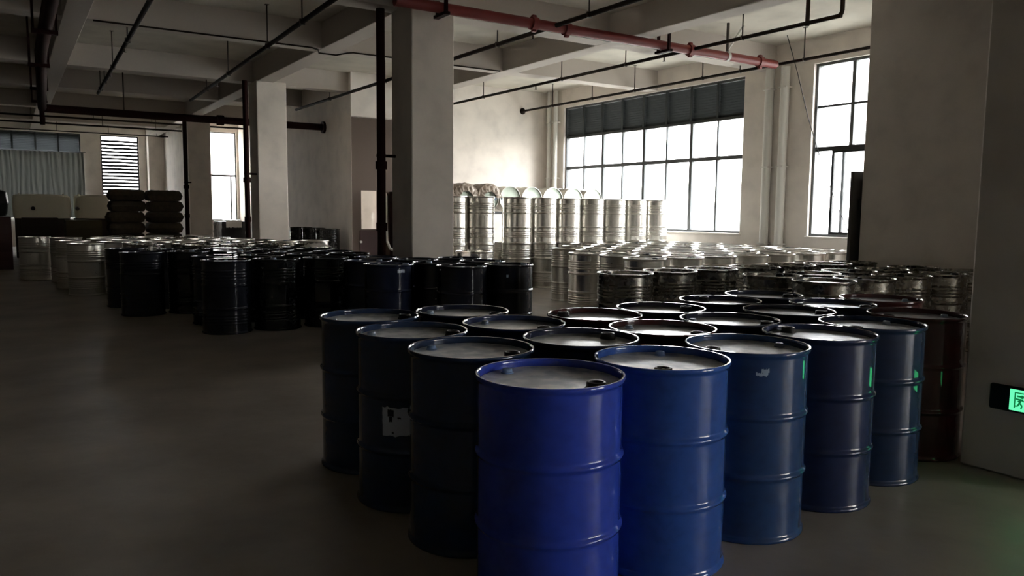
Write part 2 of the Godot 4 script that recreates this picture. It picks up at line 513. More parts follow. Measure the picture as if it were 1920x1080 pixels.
# ---------------------------------------------------------------- windows
func make_windows() -> void:
	var gx := RIGHT_X + 0.13
	# window 1: eight columns, louvers on top, two rows of glass
	var w := thing("window_1", "big gridded window behind the stacked steel drums, dark louvers along its top", "window", Vector3(gx, 0, 0), "", "structure")
	var za := -17.05
	var zb := -10.92
	var n := 8
	var dz := (zb - za) / n
	part("frame", frame_x(za, zb, 1.08, 4.28, 0.05, 0.06), mat.frame_grey, w)
	for i in range(1, n):
		var t := 0.042 if i % 2 == 0 else 0.022
		part("mullion", bx(Vector3(-0.035, 1.12, za + i * dz - t), Vector3(0.035, 3.5, za + i * dz + t)), mat.frame_grey, w)
	part("transom", bx(Vector3(-0.04, 2.63, za + 0.04), Vector3(0.04, 2.71, zb - 0.04)), mat.frame_grey, w)
	part("transom", bx(Vector3(-0.045, 3.46, za + 0.04), Vector3(0.045, 3.52, zb - 0.04)), mat.frame_dark, w)
	for i in n:
		for r in [[1.12, 2.63], [2.71, 3.46]]:
			part("pane", bx(Vector3(-0.003, r[0], za + i * dz + 0.015), Vector3(0.003, r[1], za + (i + 1) * dz - 0.015)), mat.glass, w)
		part("louver_panel", louver_x(za + i * dz, za + (i + 1) * dz, 3.52, 4.26), mat.louver_grey, w)
	part("sill", bx(Vector3(-0.17, 1.04, za - 0.03), Vector3(0.0, 1.085, zb + 0.03), 0.008), mat.plaster, w)
	# window 2: clear grid above, sliding sashes below
	w = thing("window_2", "right-hand window without louvers, sliding sash in its lower half", "window", Vector3(gx, 0, 0), "", "structure")
	za = -9.3
	zb = -7.65
	part("frame", frame_x(za, zb, 1.08, 4.28, 0.05, 0.06), mat.frame_grey, w)
	part("transom", bx(Vector3(-0.03, 3.47, za + 0.04), Vector3(0.03, 3.51, zb - 0.04)), mat.frame_grey, w)
	part("transom", bx(Vector3(-0.05, 2.67, za + 0.04), Vector3(0.05, 2.75, zb - 0.04)), mat.frame_dark, w)
	part("mullion", bx(Vector3(-0.035, 2.75, -8.575), Vector3(0.035, 4.25, -8.505)), mat.frame_grey, w)
	var cols := [-9.26, -8.54, -7.69]
	for i in 2:
		for r in [[2.75, 3.47], [3.51, 4.24]]:
			part("pane", bx(Vector3(-0.003, r[0], cols[i] + 0.03), Vector3(0.003, r[1], cols[i + 1] - 0.03)), mat.glass, w)
	var s := part("sash", sash_x(-8.92, -8.1, 1.12, 2.68, 0.05), mat.frame_dark, w)
	part("pane", bx(Vector3(-0.003, 1.17, -8.87), Vector3(0.003, 2.63, -8.15)), mat.glass, s)
	s = part("sash", sash_x(-8.74, -7.69, 1.12, 2.68, 0.05), mat.frame_dark, w)
	s.position.x = 0.05
	part("pane", bx(Vector3(-0.003, 1.17, -8.69), Vector3(0.003, 2.63, -7.74)), mat.glass, s)
	part("sill", bx(Vector3(-0.17, 1.04, za - 0.03), Vector3(0.0, 1.085, zb + 0.03), 0.008), mat.plaster, w)
	# window 3: short wall behind the third pillar
	w = thing("window_3", "bright far window between the second and third pillars", "window", Vector3(0, 0, STEP_Z - 0.12), "", "structure")
	part("frame", frame_z(5.4, 6.88, 1.07, 4.15, 0.035, 0.05), mat.frame_grey, w)
	part("transom", bx(Vector3(5.43, 2.61, -0.025), Vector3(6.85, 2.68, 0.025)), mat.frame_grey, w)
	part("mullion", bx(Vector3(6.67, 1.1, -0.03), Vector3(6.72, 2.62, 0.03)), mat.frame_grey, w)
	for r in [[1.1, 2.61], [2.68, 4.12]]:
		part("pane", bx(Vector3(5.43, r[0], -0.003), Vector3(6.85, r[1], 0.003)), mat.glass, w)
	# window 4: far wall, louvers and curtain
	w = thing("window_4", "far window with dark louvers above a closed foil curtain", "window", Vector3(0, 0, FAR_Z - 0.13), "", "structure")
	part("frame", frame_z(-3.45, 2.45, 1.08, 4.28, 0.05, 0.06), mat.frame_grey, w)
	for i in 8:
		var x0 := -3.45 + i * 0.7375
		var lp := part("louver_panel", louver_z(x0, x0 + 0.7375, 3.5, 4.26), mat.louver_grey, w)
		lp.position.z = 0.0
		part("pane", bx(Vector3(x0 + 0.02, 1.12, -0.003), Vector3(x0 + 0.72, 3.48, 0.003)), mat.glass, w)
	part("transom", bx(Vector3(-3.4, 3.46, -0.04), Vector3(2.4, 3.52, 0.04)), mat.frame_grey, w)
	# window 5: far wall, open slats with the sky between them
	w = thing("window_5", "tall far window of bright horizontal slats right of the curtain", "window", Vector3(0, 0, FAR_Z - 0.12), "", "structure")
	part("frame", frame_z(3.13, 4.47, 1.0, 4.28, 0.045, 0.06), mat.frame_dark, w)
	var slat := MB.new()
	slat.box(Vector3(-0.63, -0.044, -0.012), Vector3(0.63, 0.044, 0.012), 0.006, Transform3D(Basis(Vector3.RIGHT, 0.25), Vector3.ZERO))
	var sm := slat.mesh()
	for i in 23:
		var o := part("slat", sm, mat.blind_dark, w)
		o.position = Vector3(3.8, 1.1 + i * 0.1345, 0.0)
	# the same kind of window in the two bays behind the viewpoint
	for q in [[13.6, 19.6, "window_6", "farther"], [7.2, 12.4, "window_7", "nearer"]]:
		w = thing(q[2], "gridded window in the right wall behind the viewpoint, %s of two" % q[3], "window", Vector3(gx, 0, 0), "", "structure")
		part("frame", frame_x(q[0], q[1], 0.95, 4.28, 0.05, 0.06), mat.frame_grey, w)
		var step: float = (q[1] - q[0]) / 4.0
		for i in 4:
			if i > 0:
				part("mullion", bx(Vector3(-0.03, 1.0, q[0] + i * step - 0.025), Vector3(0.03, 4.23, q[0] + i * step + 0.025)), mat.frame_grey, w)
			part("pane", bx(Vector3(-0.003, 0.99, q[0] + i * step + 0.03), Vector3(0.003, 4.24, q[0] + (i + 1) * step - 0.03)), mat.glass, w)
	# curtain of metallic cloth
	var m := MB.new()
	var fn := FastNoiseLite.new()
	fn.seed = 4
	fn.frequency = 0.9
	m.grid(420, 14, func(u: float, v: float) -> Vector3:
		var x := -3.56 + 6.1 * u
		var y := 3.55 - 2.45 * v
		var amp := 0.022 + 0.014 * fn.get_noise_2d(x * 3.0, 2.0)
		var ph := x * 38.0 + 5.0 * fn.get_noise_2d(x * 1.3, v * 0.5)
		return Vector3(x + 0.01 * sin(ph * 0.5 + v), y, FAR_Z + 0.08 + amp * sin(ph) + 0.02 * fn.get_noise_2d(x * 8.0, v * 3.0)), 0.006)
	var cu := thing("curtain", "crinkled grey foil curtain hanging across the far window", "curtain", Vector3.ZERO)
	part("cloth", m, mat.foil_curtain, cu)
	part("rail", rod([Vector3(-3.65, 3.57, FAR_Z + 0.08), Vector3(2.6, 3.57, FAR_Z + 0.08)], 0.014, 8), mat.frame_grey, cu)
	# the open door leaf at the end of the partition
	var d := thing("door_1", "narrow dark edge of an open steel door against the right window", "door", Vector3.ZERO, "", "structure")
	part("leaf", bx(Vector3(9.5, 0.02, -6.32), Vector3(10.5, 2.08, -6.27), 0.006), mat.door_grey, d)
	part("handle", rod([Vector3(10.35, 1.0, -6.34), Vector3(10.22, 1.0, -6.36)], 0.012, 8), mat.hanger_steel, d)
	part("hinge", rod([Vector3(9.63, 0.4, -6.235), Vector3(9.63, 0.55, -6.235)], 0.03, 8), mat.hanger_steel, d)
	part("hinge", rod([Vector3(9.63, 1.55, -6.235), Vector3(9.63, 1.7, -6.235)], 0.03, 8), mat.hanger_steel, d)
	# tall brown door with a bright light in it
	d = thing("door_2", "tall dark brown door with a bright pane, left of the maroon cabinet", "door", Vector3(0, 0, BLOCK_Z - 0.06), "", "structure")
	var lf := MB.new()
	for q in [[6.96, 0.02, 7.2, 3.7], [7.62, 0.02, 8.3, 3.7], [7.2, 0.02, 7.62, 1.03], [7.2, 1.96, 7.62, 3.7]]:
		lf.box(Vector3(q[0], q[1], -0.03), Vector3(q[2], q[3], 0.03))
	part("leaf", lf, mat.door_brown, d)
	part("pane", bx(Vector3(7.19, 1.02, -0.004), Vector3(7.63, 1.97, 0.004)), mat.glass, d)
	part("kick_panel", bx(Vector3(7.16, 0.06, 0.03), Vector3(7.66, 1.0, 0.045), 0.004), mat.door_maroon, d, "maroon lower panel")
	part("knob", rod([Vector3(7.17, 0.72, 0.03), Vector3(7.17, 0.72, 0.09)], 0.03, 10), mat.pvc_white, d, "small white knob")
	# tall maroon cabinet against the back wall
	d = thing("hose_cabinet", "tall maroon cabinet on the back wall beside the middle pillar", "cabinet", Vector3(8.08, 0, BLOCK_Z + 0.002))
	part("cabinet_body", bx(Vector3(-0.16, 0.0, 0.0), Vector3(0.55, 1.95, 0.24), 0.008), mat.door_maroon, d)
	part("door", bx(Vector3(-0.14, 0.05, 0.242), Vector3(0.53, 1.92, 0.258), 0.004), mat.door_maroon, d)
	part("knob", rod([Vector3(-0.08, 0.95, 0.258), Vector3(-0.08, 0.95, 0.285)], 0.02, 10), mat.pvc_white, d, "small pale knob")

func frame_x(za: float, zb: float, y0: float, y1: float, t: float, d: float) -> MB:
	var m := MB.new()
	m.box(Vector3(-d, y0, za), Vector3(d, y1, za + t))
	m.box(Vector3(-d, y0, zb - t), Vector3(d, y1, zb))
	m.box(Vector3(-d, y0, za + t), Vector3(d, y0 + t, zb - t))
	m.box(Vector3(-d, y1 - t, za + t), Vector3(d, y1, zb - t))
	return m

func sash_x(za: float, zb: float, y0: float, y1: float, t: float) -> MB:
	return frame_x(za, zb, y0, y1, t, 0.022)

func frame_z(xa: float, xb: float, y0: float, y1: float, t: float, d: float) -> MB:
	var m := MB.new()
	m.box(Vector3(xa, y0, -d), Vector3(xa + t, y1, d))
	m.box(Vector3(xb - t, y0, -d), Vector3(xb, y1, d))
	m.box(Vector3(xa + t, y0, -d), Vector3(xb - t, y0 + t, d))
	m.box(Vector3(xa + t, y1 - t, -d), Vector3(xb - t, y1, d))
	return m

func louver_x(za: float, zb: float, y0: float, y1: float) -> MB:
	# a steel louver panel: border posts and overlapping blades
	var m := MB.new()
	m.box(Vector3(-0.07, y0, za), Vector3(0.05, y1, za + 0.03))
	m.box(Vector3(-0.07, y0, zb - 0.03), Vector3(0.05, y1, zb))
	var k := 13
	for i in k:
		var y := y0 + (i + 0.5) * (y1 - y0) / k
		m.box(Vector3(-0.006, -0.045, za + 0.03), Vector3(0.006, 0.045, zb - 0.03), 0.0, Transform3D(Basis(Vector3.BACK, 0.65), Vector3(0.0, y, 0.0)))
	return m

func louver_z(xa: float, xb: float, y0: float, y1: float) -> MB:
	var m := MB.new()
	m.box(Vector3(xa, y0, -0.05), Vector3(xa + 0.03, y1, 0.07))
	m.box(Vector3(xb - 0.03, y0, -0.05), Vector3(xb, y1, 0.07))
	var k := 13
	for i in k:
		var y := y0 + (i + 0.5) * (y1 - y0) / k
		m.box(Vector3(xa + 0.03, -0.045, -0.006), Vector3(xb - 0.03, 0.045, 0.006), 0.0, Transform3D(Basis(Vector3.RIGHT, -0.65), Vector3(0.0, y, 0.0)))
	return m

# ---------------------------------------------------------------- pipes
func sprinkler(called_label: String, a: Vector3, b: Vector3, r: float, hang: Array, material: Material, flange := false, heads := []) -> Node3D:
	var o := thing("sprinkler_pipe", called_label, "pipe", Vector3.ZERO, "sprinkler pipes under the ceiling")
	part("pipe", rod([a, b], r), material, o)
	for z in hang:
		var f: float = (z - a.z) / (b.z - a.z)
		var p := a.lerp(b, f)
		var m := MB.new()
		m.tube([p + Vector3(0, r, 0), Vector3(p.x, CEIL, p.z)], 0.011, 8)
		m.box(p - Vector3(r + 0.006, r + 0.006, 0.012), p + Vector3(r + 0.006, r + 0.006, 0.012), 0.004)
		m.box(Vector3(p.x - 0.03, CEIL - 0.008, p.z - 0.03), Vector3(p.x + 0.03, CEIL, p.z + 0.03))
		part("hanger_rod", m, mat.hanger_steel, o)
	for z in heads:
		var f: float = (z - a.z) / (b.z - a.z)
		var p := a.lerp(b, f)
		var m := MB.new()
		m.tube([p, p - Vector3(0, 0.09, 0)], 0.014, 8)
		m.lathe([Vector2(0, -0.005), Vector2(0.028, -0.005), Vector2(0.028, 0.0), Vector2(0.0, 0.0)], 12, Transform3D(Basis(), p - Vector3(0, 0.095, 0)))
		part("sprinkler_head", m, mat.hanger_steel, o)
	if flange:
		var m := MB.new()
		m.lathe([Vector2(0.0, 0.0), Vector2(0.085, 0.0), Vector2(0.085, 0.02), Vector2(0.04, 0.07), Vector2(r, 0.09)], 20, Transform3D(Basis(Vector3.RIGHT, PI / 2), a))
		part("wall_flange", m, material, o)
	return o

func make_pipes() -> void:
	var br: Material = mat.pipe_brown
	sprinkler("sprinkler pipe in the left bay, farther from the row of pillars", Vector3(1.86, 4.1, -20.4), Vector3(1.45, 4.1, -4.0), 0.034, [-19.58, -18.4, -16.4, -13.7, -9.0], br, false, [-17.0, -14.2])
	sprinkler("sprinkler pipe in the left bay just left of the pillars", Vector3(3.85, 4.1, -20.4), Vector3(3.35, 4.1, -4.0), 0.034, [-18.2, -15.89, -12.84, -10.91], br, false, [-17.0])
	var o := sprinkler("sprinkler pipe crossing behind the middle pillar toward the second", Vector3(6.74, 4.2, -21.3), Vector3(6.86, 4.2, -4.0), 0.034, [-18.7, -15.42, -10.99, -8.63], br, false, [-9.98])
	o = sprinkler("sprinkler pipe ending at a flange on the back wall, elbow up at right", Vector3(9.62, 4.2, BLOCK_Z + 0.002), Vector3(9.65, 4.2, -6.68), 0.03, [-16.14, -13.04, -11.08, -8.38], br, true, [-13.96, -10.08])
	var riser := MB.new()
	var drop := MB.new()
	riser.tube([Vector3(9.65, 4.2, -6.72), Vector3(9.65, 4.23, -6.68), Vector3(9.65, 4.27, -6.67), Vector3(9.65, CEIL, -6.67)], 0.03, 12)
	drop.tube([Vector3(9.65, 4.16, -7.22), Vector3(9.65, CEIL, -7.22)], 0.03, 12)
	part("riser", riser, br, o)
	part("riser", drop, br, o)
	sprinkler("sprinkler pipe running along the window heads, joined by the red pipe", Vector3(11.85, 4.2, BLOCK_Z + 0.002), Vector3(11.85, 4.2, -6.3), 0.028, [-16.41, -14.8, -13.3, -11.28, -10.32, -8.9], br, true, [])
	# distant branch lines across the far bay
	var k := 0
	for s in [[-27.45, -5.0, "nearest"], [-29.7, -5.0, "middle"], [-32.5, -5.0, "farthest"]]:
		var z: float = s[0]
		o = thing("sprinkler_pipe", "thin %s cross pipe of three in front of the far wall" % s[2], "pipe", Vector3.ZERO, "thin cross pipes near the far wall")
		part("pipe", rod([Vector3(s[1], 4.2, z), Vector3(BLOCK_X if z > STEP_Z else INNER_X, 4.2, z)], 0.03 if k < 2 else 0.02, 8), br, o)
		for i in 4:
			var x: float = 0.7 + k * 0.45 + i * 1.65
			part("hanger_rod", rod([Vector3(x, 4.2, z), Vector3(x, CEIL, z)], 0.011, 6), mat.hanger_steel, o)
		k += 1
	# red fire main across the right bay
	o = thing("fire_main_pipe", "red fire main crossing the right bay from the middle pillar", "pipe")
	part("pipe", rod([Vector3(4.3, 4.19, -9.45), Vector3(11.78, 4.19, -9.45)], 0.072, 20), mat.fire_red, o)
	for x in [6.47, 7.06, 9.62, 11.36]:
		var m := MB.new()
		m.tube([Vector3(x - 0.05, 4.19, -9.45), Vector3(x + 0.05, 4.19, -9.45)], 0.093, 20)
		m.box(Vector3(x - 0.035, 4.27, -9.48), Vector3(x + 0.035, 4.31, -9.42), 0.008)
		m.box(Vector3(x - 0.035, 4.07, -9.48), Vector3(x + 0.035, 4.11, -9.42), 0.008)
		part("coupling", m, mat.fire_red, o)
	var red := MB.new()
	red.lathe([Vector2(0.0, 0.0), Vector2(0.03, 0.0), Vector2(0.075, 0.14), Vector2(0.0, 0.141)], 16, Transform3D(Basis(Vector3.BACK, PI / 2), Vector3(11.84, 4.19, -9.45)))
	part("reducer", red, mat.fire_red, o)
	for x in [9.02, 4.98]:
		var m := MB.new()
		for z in [-9.57, -9.33]:
			m.box(Vector3(x - 0.022, 4.09, z - 0.022), Vector3(x + 0.022, CEIL, z + 0.022), 0.004)
		m.box(Vector3(x - 0.04, 4.075, -9.62), Vector3(x + 0.04, 4.117, -9.28), 0.004)
		part("trapeze_hanger", m, mat.pipe_maroon, o)
	var br2 := MB.new()
	br2.box(Vector3(10.49, 4.24, -9.47), Vector3(10.53, CEIL, -9.43), 0.004)
	part("brace", br2, mat.hanger_steel, o)
	part("brace", rod([Vector3(10.52, 4.3, -9.45), Vector3(10.9, CEIL, -9.45)], 0.022, 8), mat.strut_white, o, "pale slanting brace")
	part("pipe_clamp", rod([Vector3(10.48, 4.19, -9.45), Vector3(10.54, 4.19, -9.45)], 0.08, 16), mat.strut_white, o, "white pipe clamp")
	# maroon cross main near the second pillar, with the left-hand main
	o = thing("fire_main_pipe", "thick maroon main crossing behind the second pillar, ending at a flange", "pipe")
	part("pipe", rod([Vector3(0.70, 3.6, -19.65), Vector3(BLOCK_X, 3.6, -19.65)], 0.085, 16), mat.pipe_maroon, o)
	var fl := MB.new()
	fl.tube([Vector3(BLOCK_X - 0.06, 3.6, -19.65), Vector3(BLOCK_X - 0.001, 3.6, -19.65)], 0.15, 20)
	part("wall_flange", fl, mat.pipe_maroon, o)
	part("coupling", rod([Vector3(4.30, 3.6, -19.65), Vector3(4.45, 3.6, -19.65)], 0.12, 16), mat.pipe_maroon, o)
	for x in [2.3, 5.9]:
		part("hanger_rod", rod([Vector3(x, 3.6, -19.65), Vector3(x, CEIL, -19.65)], 0.014, 8), mat.hanger_steel, o)
	o = thing("fire_main_pipe", "black main pipe overhead at the upper left corner", "pipe")
	part("pipe", rod([Vector3(0.5, 3.85, -4.0), Vector3(0.53, 3.85, -14.0), Vector3(0.71, 3.63, -19.5), Vector3(0.72, 3.6, -19.65)], 0.085, 16), mat.pipe_maroon, o)
	for z in [-9.5, -11.8, -14.6, -17.5, -19.6]:
		var x := 0.5 + maxf(0.0, (-z - 14.0) * 0.03)
		var m := MB.new()
		m.box(Vector3(x - 0.15, 3.70, z - 0.03), Vector3(x + 0.15, 3.755, z + 0.03), 0.004)
		for sx in [-0.13, 0.13]:
			m.box(Vector3(x + sx - 0.015, 3.73, z - 0.015), Vector3(x + sx + 0.015, CEIL, z + 0.015), 0.003)
		part("trapeze_hanger", m, mat.pipe_maroon, o)
	part("drain_valve", rod([Vector3(0.71, 3.6, -19.65), Vector3(0.71, 3.25, -19.65)], 0.05, 10), mat.pipe_maroon, o)
	# a conduit that crosses the left bay and ducks under the main beam
	var cy := SOFFIT - 0.012
	solo("conduit", rod([Vector3(1.2, cy, -13.44), Vector3(4.55, cy, -13.44), Vector3(4.68, cy - 0.01, -13.5), Vector3(4.75, cy - 0.03, -13.67), Vector3(5.07, cy - 0.03, -13.67), Vector3(5.2, cy - 0.01, -13.5), Vector3(5.3, cy, -13.44), Vector3(8.4, cy, -13.44)], 0.014, 8), mat.pipe_brown, "thin conduit hooking under the main beam left of the middle pillar", "conduit")
	# standpipes beside the pillars
	for s in [[4.5, -10.38, SOFFIT, "tall maroon standpipe left of the middle pillar", 0.062, -10.2], [4.5, -17.8, SOFFIT, "maroon standpipe left of the second pillar", 0.058, -18.0], [4.57, -25.2, SOFFIT, "distant maroon standpipe left of the third pillar", 0.06, -26.0]]:
		o = thing("standpipe", s[3], "pipe", Vector3(s[0], 0, s[1]), "standpipes beside the pillars")
		part("pipe", rod([Vector3(0, 0, 0), Vector3(0, s[2], 0)], s[4], 14), mat.pipe_maroon, o)
		part("coupling", rod([Vector3(0, 2.08, 0), Vector3(0, 2.19, 0)], s[4] + 0.022, 14), mat.pipe_maroon, o)
		var m := MB.new()
		m.box(Vector3(0, 2.25, -0.02), Vector3(4.718 - s[0], 2.29, 0.02), 0.004)
		m.tube([Vector3(0, 2.25, 0), Vector3(0, 2.29, 0)], s[4] + 0.008, 14)
		part("bracket", m, mat.pipe_maroon, o)
		part("tee", rod([Vector3(0, 1.2, 0), Vector3(0, 1.32, 0)], s[4] + 0.018, 12), mat.pipe_maroon, o)
	# white downpipes
	for s in [[12.58, -17.56, 0.06, "white downpipe in the corner of the back wall, left of a pair"], [12.58, -17.27, 0.06, "white downpipe beside the big window, right of a pair"], [12.6, -10.22, 0.085, "white downpipe between the two windows, left of a pair"], [12.6, -9.86, 0.085, "white downpipe between the two windows, right of a pair"]]:
		o = thing("downpipe", s[3], "pipe", Vector3(s[0], 0, s[1]), "white downpipes on the right wall")
		part("pipe", rod([Vector3(0, 0, 0), Vector3(0, SOFFIT if s[1] > -11.0 else CEIL, 0)], s[2], 16), mat.pvc_white, o)
		for y in [0.9, 2.4, 3.9]:
			part("clip", bx(Vector3(-s[2] - 0.006, y, -s[2] - 0.006), Vector3(RIGHT_X - s[0] - 0.002, y + 0.025, s[2] + 0.006)), mat.pvc_white, o)
	solo("hanging_cable", rod([Vector3(12.1, CEIL, -9.47), Vector3(12.2, 4.1, -9.30), Vector3(12.3, 3.24, -9.09), Vector3(12.6, 2.45, -8.98), Vector3(12.66, 1.78, -8.72), Vector3(12.62, 1.2, -8.38), Vector3(12.6, 0.6, -8.1)], 0.008, 6), mat.cable_black, "thin black cable hanging slack across the right window", "cable")
	# curved white hose by the doorway
	solo("water_hose", rod([Vector3(7.80, 1.9, -17.78), Vector3(7.80, 1.84, -17.72), Vector3(7.8, 1.2, -17.72), Vector3(7.81, 0.74, -17.7), Vector3(7.85, 0.55, -17.6), Vector3(7.96, 0.48, -17.4), Vector3(8.06, 0.53, -17.4), Vector3(8.09, 0.66, -17.4)], 0.035, 10), mat.pvc_white, "pale bent hose hanging left of the maroon cabinet", "hose")

# ---------------------------------------------------------------- drums
const DR := 0.2925
const DH := 0.885

func bump(p: Array, y: float, half: float, amp: float, base: float) -> void:
	p.append(Vector2(base, y - half - 0.006))
	for i in 9:
		var f := -1.0 + i / 4.0
		p.append(Vector2(base + amp * (0.5 + 0.5 * cos(f * PI)), y + f * half))
	p.append(Vector2(base, y + half + 0.006))

func drum_profile(ribbed: bool) -> Array:
	var b := 0.2815
	var p := [Vector2(0.0, 0.02), Vector2(0.274, 0.02), Vector2(0.276, 0.004), Vector2(0.280, 0.0), Vector2(0.288, 0.0), Vector2(DR, 0.005), Vector2(DR, 0.014), Vector2(0.287, 0.021), Vector2(b, 0.028), Vector2(b, 0.034)]
	if ribbed:
		for y in [0.125, 0.16, 0.195, 0.23]:
			bump(p, y, 0.0112, 0.006, b)
	bump(p, 0.305, 0.02, 0.011, b)
	bump(p, 0.585, 0.02, 0.011, b)
	if ribbed:
		for y in [0.655, 0.69, 0.725, 0.76]:
			bump(p, y, 0.0112, 0.006, b)
	p.append_array([Vector2(b, 0.851), Vector2(b, 0.857), Vector2(0.287, 0.864), Vector2(DR, 0.871), Vector2(DR, 0.880), Vector2(0.2895, DH), Vector2(0.283, DH), Vector2(0.280, 0.881), Vector2(0.279, 0.874), Vector2(0.279, 0.853)])
	return p

func make_drum_shapes() -> void:
	for kind in ["smooth", "ribbed"]:
		var m := MB.new()
		m.lathe(drum_profile(kind == "ribbed"), 60)
		shapes[kind] = m.mesh()
	var m := MB.new()   # the dented one
	m.lathe(drum_profile(false), 72, Transform3D(), [[deg_to_rad(62.0), 0.72, 0.28, 0.10, 0.012], [deg_to_rad(85.0), 0.66, 0.2, 0.12, 0.006]])
	shapes["dented"] = m.mesh()
	m = MB.new()
	m.lathe([Vector2(0.2795, 0.852), Vector2(0.272, 0.855), Vector2(0.262, 0.854), Vector2(0.255, 0.851), Vector2(0.12, 0.8525), Vector2(0.0, 0.853)], 48)
	shapes["lid"] = m.mesh()
	m = MB.new()   # big bung: a plug with a raised rim
	m.lathe([Vector2(0.042, 0.0), Vector2(0.042, 0.006), Vector2(0.037, 0.01), Vector2(0.0365, 0.026), Vector2(0.034, 0.029), Vector2(0.028, 0.029), Vector2(0.026, 0.026), Vector2(0.026, 0.014), Vector2(0.0, 0.014)], 24)
	m.box(Vector3(-0.026, 0.012, -0.005), Vector3(0.026, 0.022, 0.005))
	shapes["bung"] = m.mesh()
	m = MB.new()
	m.lathe([Vector2(0.026, 0.0), Vector2(0.026, 0.005), Vector2(0.021, 0.008), Vector2(0.020, 0.018), Vector2(0.017, 0.020), Vector2(0.0, 0.020)], 18)
	shapes["vent"] = m.mesh()

func drum(label: String, at: Vector3, turn: float, shape: String, body: Material, lid: Material, rim: Material, group: String, bung: Material, vent: Material) -> Node3D:
	# turn: direction of the big bung in degrees, from +x towards +z
	var o := thing("steel_drum", label, "drum", at, group)
	o.rotation.y = -deg_to_rad(turn)
	part("body", shapes[shape], body, o)
	part("lid", shapes["lid"], lid, o)
	if bung:
		var k := part("bung", shapes["bung"], bung, o)
		k.position = Vector3(0.212, 0.851, 0)
		k = part("vent_plug", shapes["vent"], vent, o)
		k.position = Vector3(-0.215, 0.851, 0)
	return o

func patch(r: float, a0: float, a1: float, y0: float, y1: float, ragged := 0.0, seed_ := 1) -> MB:
	# a thin curved label on a drum of radius r; angles in degrees
	var m := MB.new()
	var fn := FastNoiseLite.new()
	fn.seed = seed_
	fn.frequency = 3.0
	m.grid(14, 8, func(u: float, v: float) -> Vector3:
		var rag := ragged * fn.get_noise_2d(u * 3.0, v * 3.0 + 9.0) if v < 0.01 or v > 0.99 or u < 0.01 or u > 0.99 else 0.0
		var a := deg_to_rad(lerpf(a0, a1, u) + rag * 40.0)
		var y := lerpf(y0, y1, v) + rag
		return Vector3((r + 0.0008) * cos(a), y, (r + 0.0008) * sin(a)), 0.0012)
	return m

func nth(i: int) -> String:
	return ["first", "second", "third", "fourth", "fifth", "sixth", "seventh", "eighth", "ninth", "tenth", "eleventh", "twelfth"][i]

func make_near_block() -> void:
	# [x, z, turn of the big bung, body, lid, label]
	var grp := "painted drums in the near block"
	var list := [
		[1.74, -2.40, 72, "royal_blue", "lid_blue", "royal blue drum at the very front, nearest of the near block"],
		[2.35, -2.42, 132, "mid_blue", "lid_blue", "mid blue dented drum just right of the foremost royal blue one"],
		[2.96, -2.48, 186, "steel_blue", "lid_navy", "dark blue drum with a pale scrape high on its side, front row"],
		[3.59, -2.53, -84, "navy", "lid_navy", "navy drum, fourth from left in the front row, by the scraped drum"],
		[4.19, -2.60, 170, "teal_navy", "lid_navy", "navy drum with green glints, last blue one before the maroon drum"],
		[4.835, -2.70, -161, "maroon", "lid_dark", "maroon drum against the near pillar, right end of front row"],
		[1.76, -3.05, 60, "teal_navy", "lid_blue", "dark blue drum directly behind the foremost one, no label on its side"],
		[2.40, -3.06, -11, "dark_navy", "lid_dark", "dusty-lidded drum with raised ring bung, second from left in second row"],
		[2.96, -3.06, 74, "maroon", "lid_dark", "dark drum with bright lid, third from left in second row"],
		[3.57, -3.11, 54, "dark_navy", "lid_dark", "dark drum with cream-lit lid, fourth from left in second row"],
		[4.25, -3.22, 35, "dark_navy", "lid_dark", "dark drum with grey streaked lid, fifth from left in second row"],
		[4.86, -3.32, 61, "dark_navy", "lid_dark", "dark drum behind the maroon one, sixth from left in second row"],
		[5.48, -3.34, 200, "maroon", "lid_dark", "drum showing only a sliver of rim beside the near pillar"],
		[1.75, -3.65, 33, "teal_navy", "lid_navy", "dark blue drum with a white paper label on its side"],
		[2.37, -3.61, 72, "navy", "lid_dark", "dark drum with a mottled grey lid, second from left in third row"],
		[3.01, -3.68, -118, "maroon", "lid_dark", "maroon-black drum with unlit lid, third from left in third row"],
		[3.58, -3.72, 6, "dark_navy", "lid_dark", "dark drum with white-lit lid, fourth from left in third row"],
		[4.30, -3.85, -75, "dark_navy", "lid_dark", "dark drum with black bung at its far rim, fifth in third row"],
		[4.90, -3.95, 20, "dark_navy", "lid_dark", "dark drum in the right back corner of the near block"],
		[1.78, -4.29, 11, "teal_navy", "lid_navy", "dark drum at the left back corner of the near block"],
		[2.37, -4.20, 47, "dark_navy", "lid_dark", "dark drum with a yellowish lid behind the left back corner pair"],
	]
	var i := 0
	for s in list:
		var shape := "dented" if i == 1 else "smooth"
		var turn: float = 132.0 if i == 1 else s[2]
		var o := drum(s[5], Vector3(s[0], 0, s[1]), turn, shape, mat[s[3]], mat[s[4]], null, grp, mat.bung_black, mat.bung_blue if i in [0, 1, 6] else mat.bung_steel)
		if i == 13:
			var lb := part("paper_label", patch(0.2815, 147.0 - turn, 108.0 - turn, 0.535, 0.394, 0.012, 5), mat.paper, o, "white paper label with smudged print")
			for q in [[141.0, 134.5, 0.525, 0.49], [139.5, 136.0, 0.492, 0.463], [130.5, 127.0, 0.488, 0.48], [136.5, 134.5, 0.413, 0.405]]:
				part("ink_smudge", patch(0.2829, q[0] - turn, q[1] - turn, q[2], q[3], 0.008, 7), mat.ink, lb)
		if i == 2:
			part("paint_scrape", patch(0.2815, 131.0 - turn, 120.0 - turn, 0.797, 0.785, 0.012, 3), mat.scrape, o, "pale scraped patch")
			part("paint_scrape", patch(0.2815, 126.0 - turn, 119.0 - turn, 0.815, 0.797, 0.014, 4), mat.scrape, o, "pale scraped patch")
		i += 1

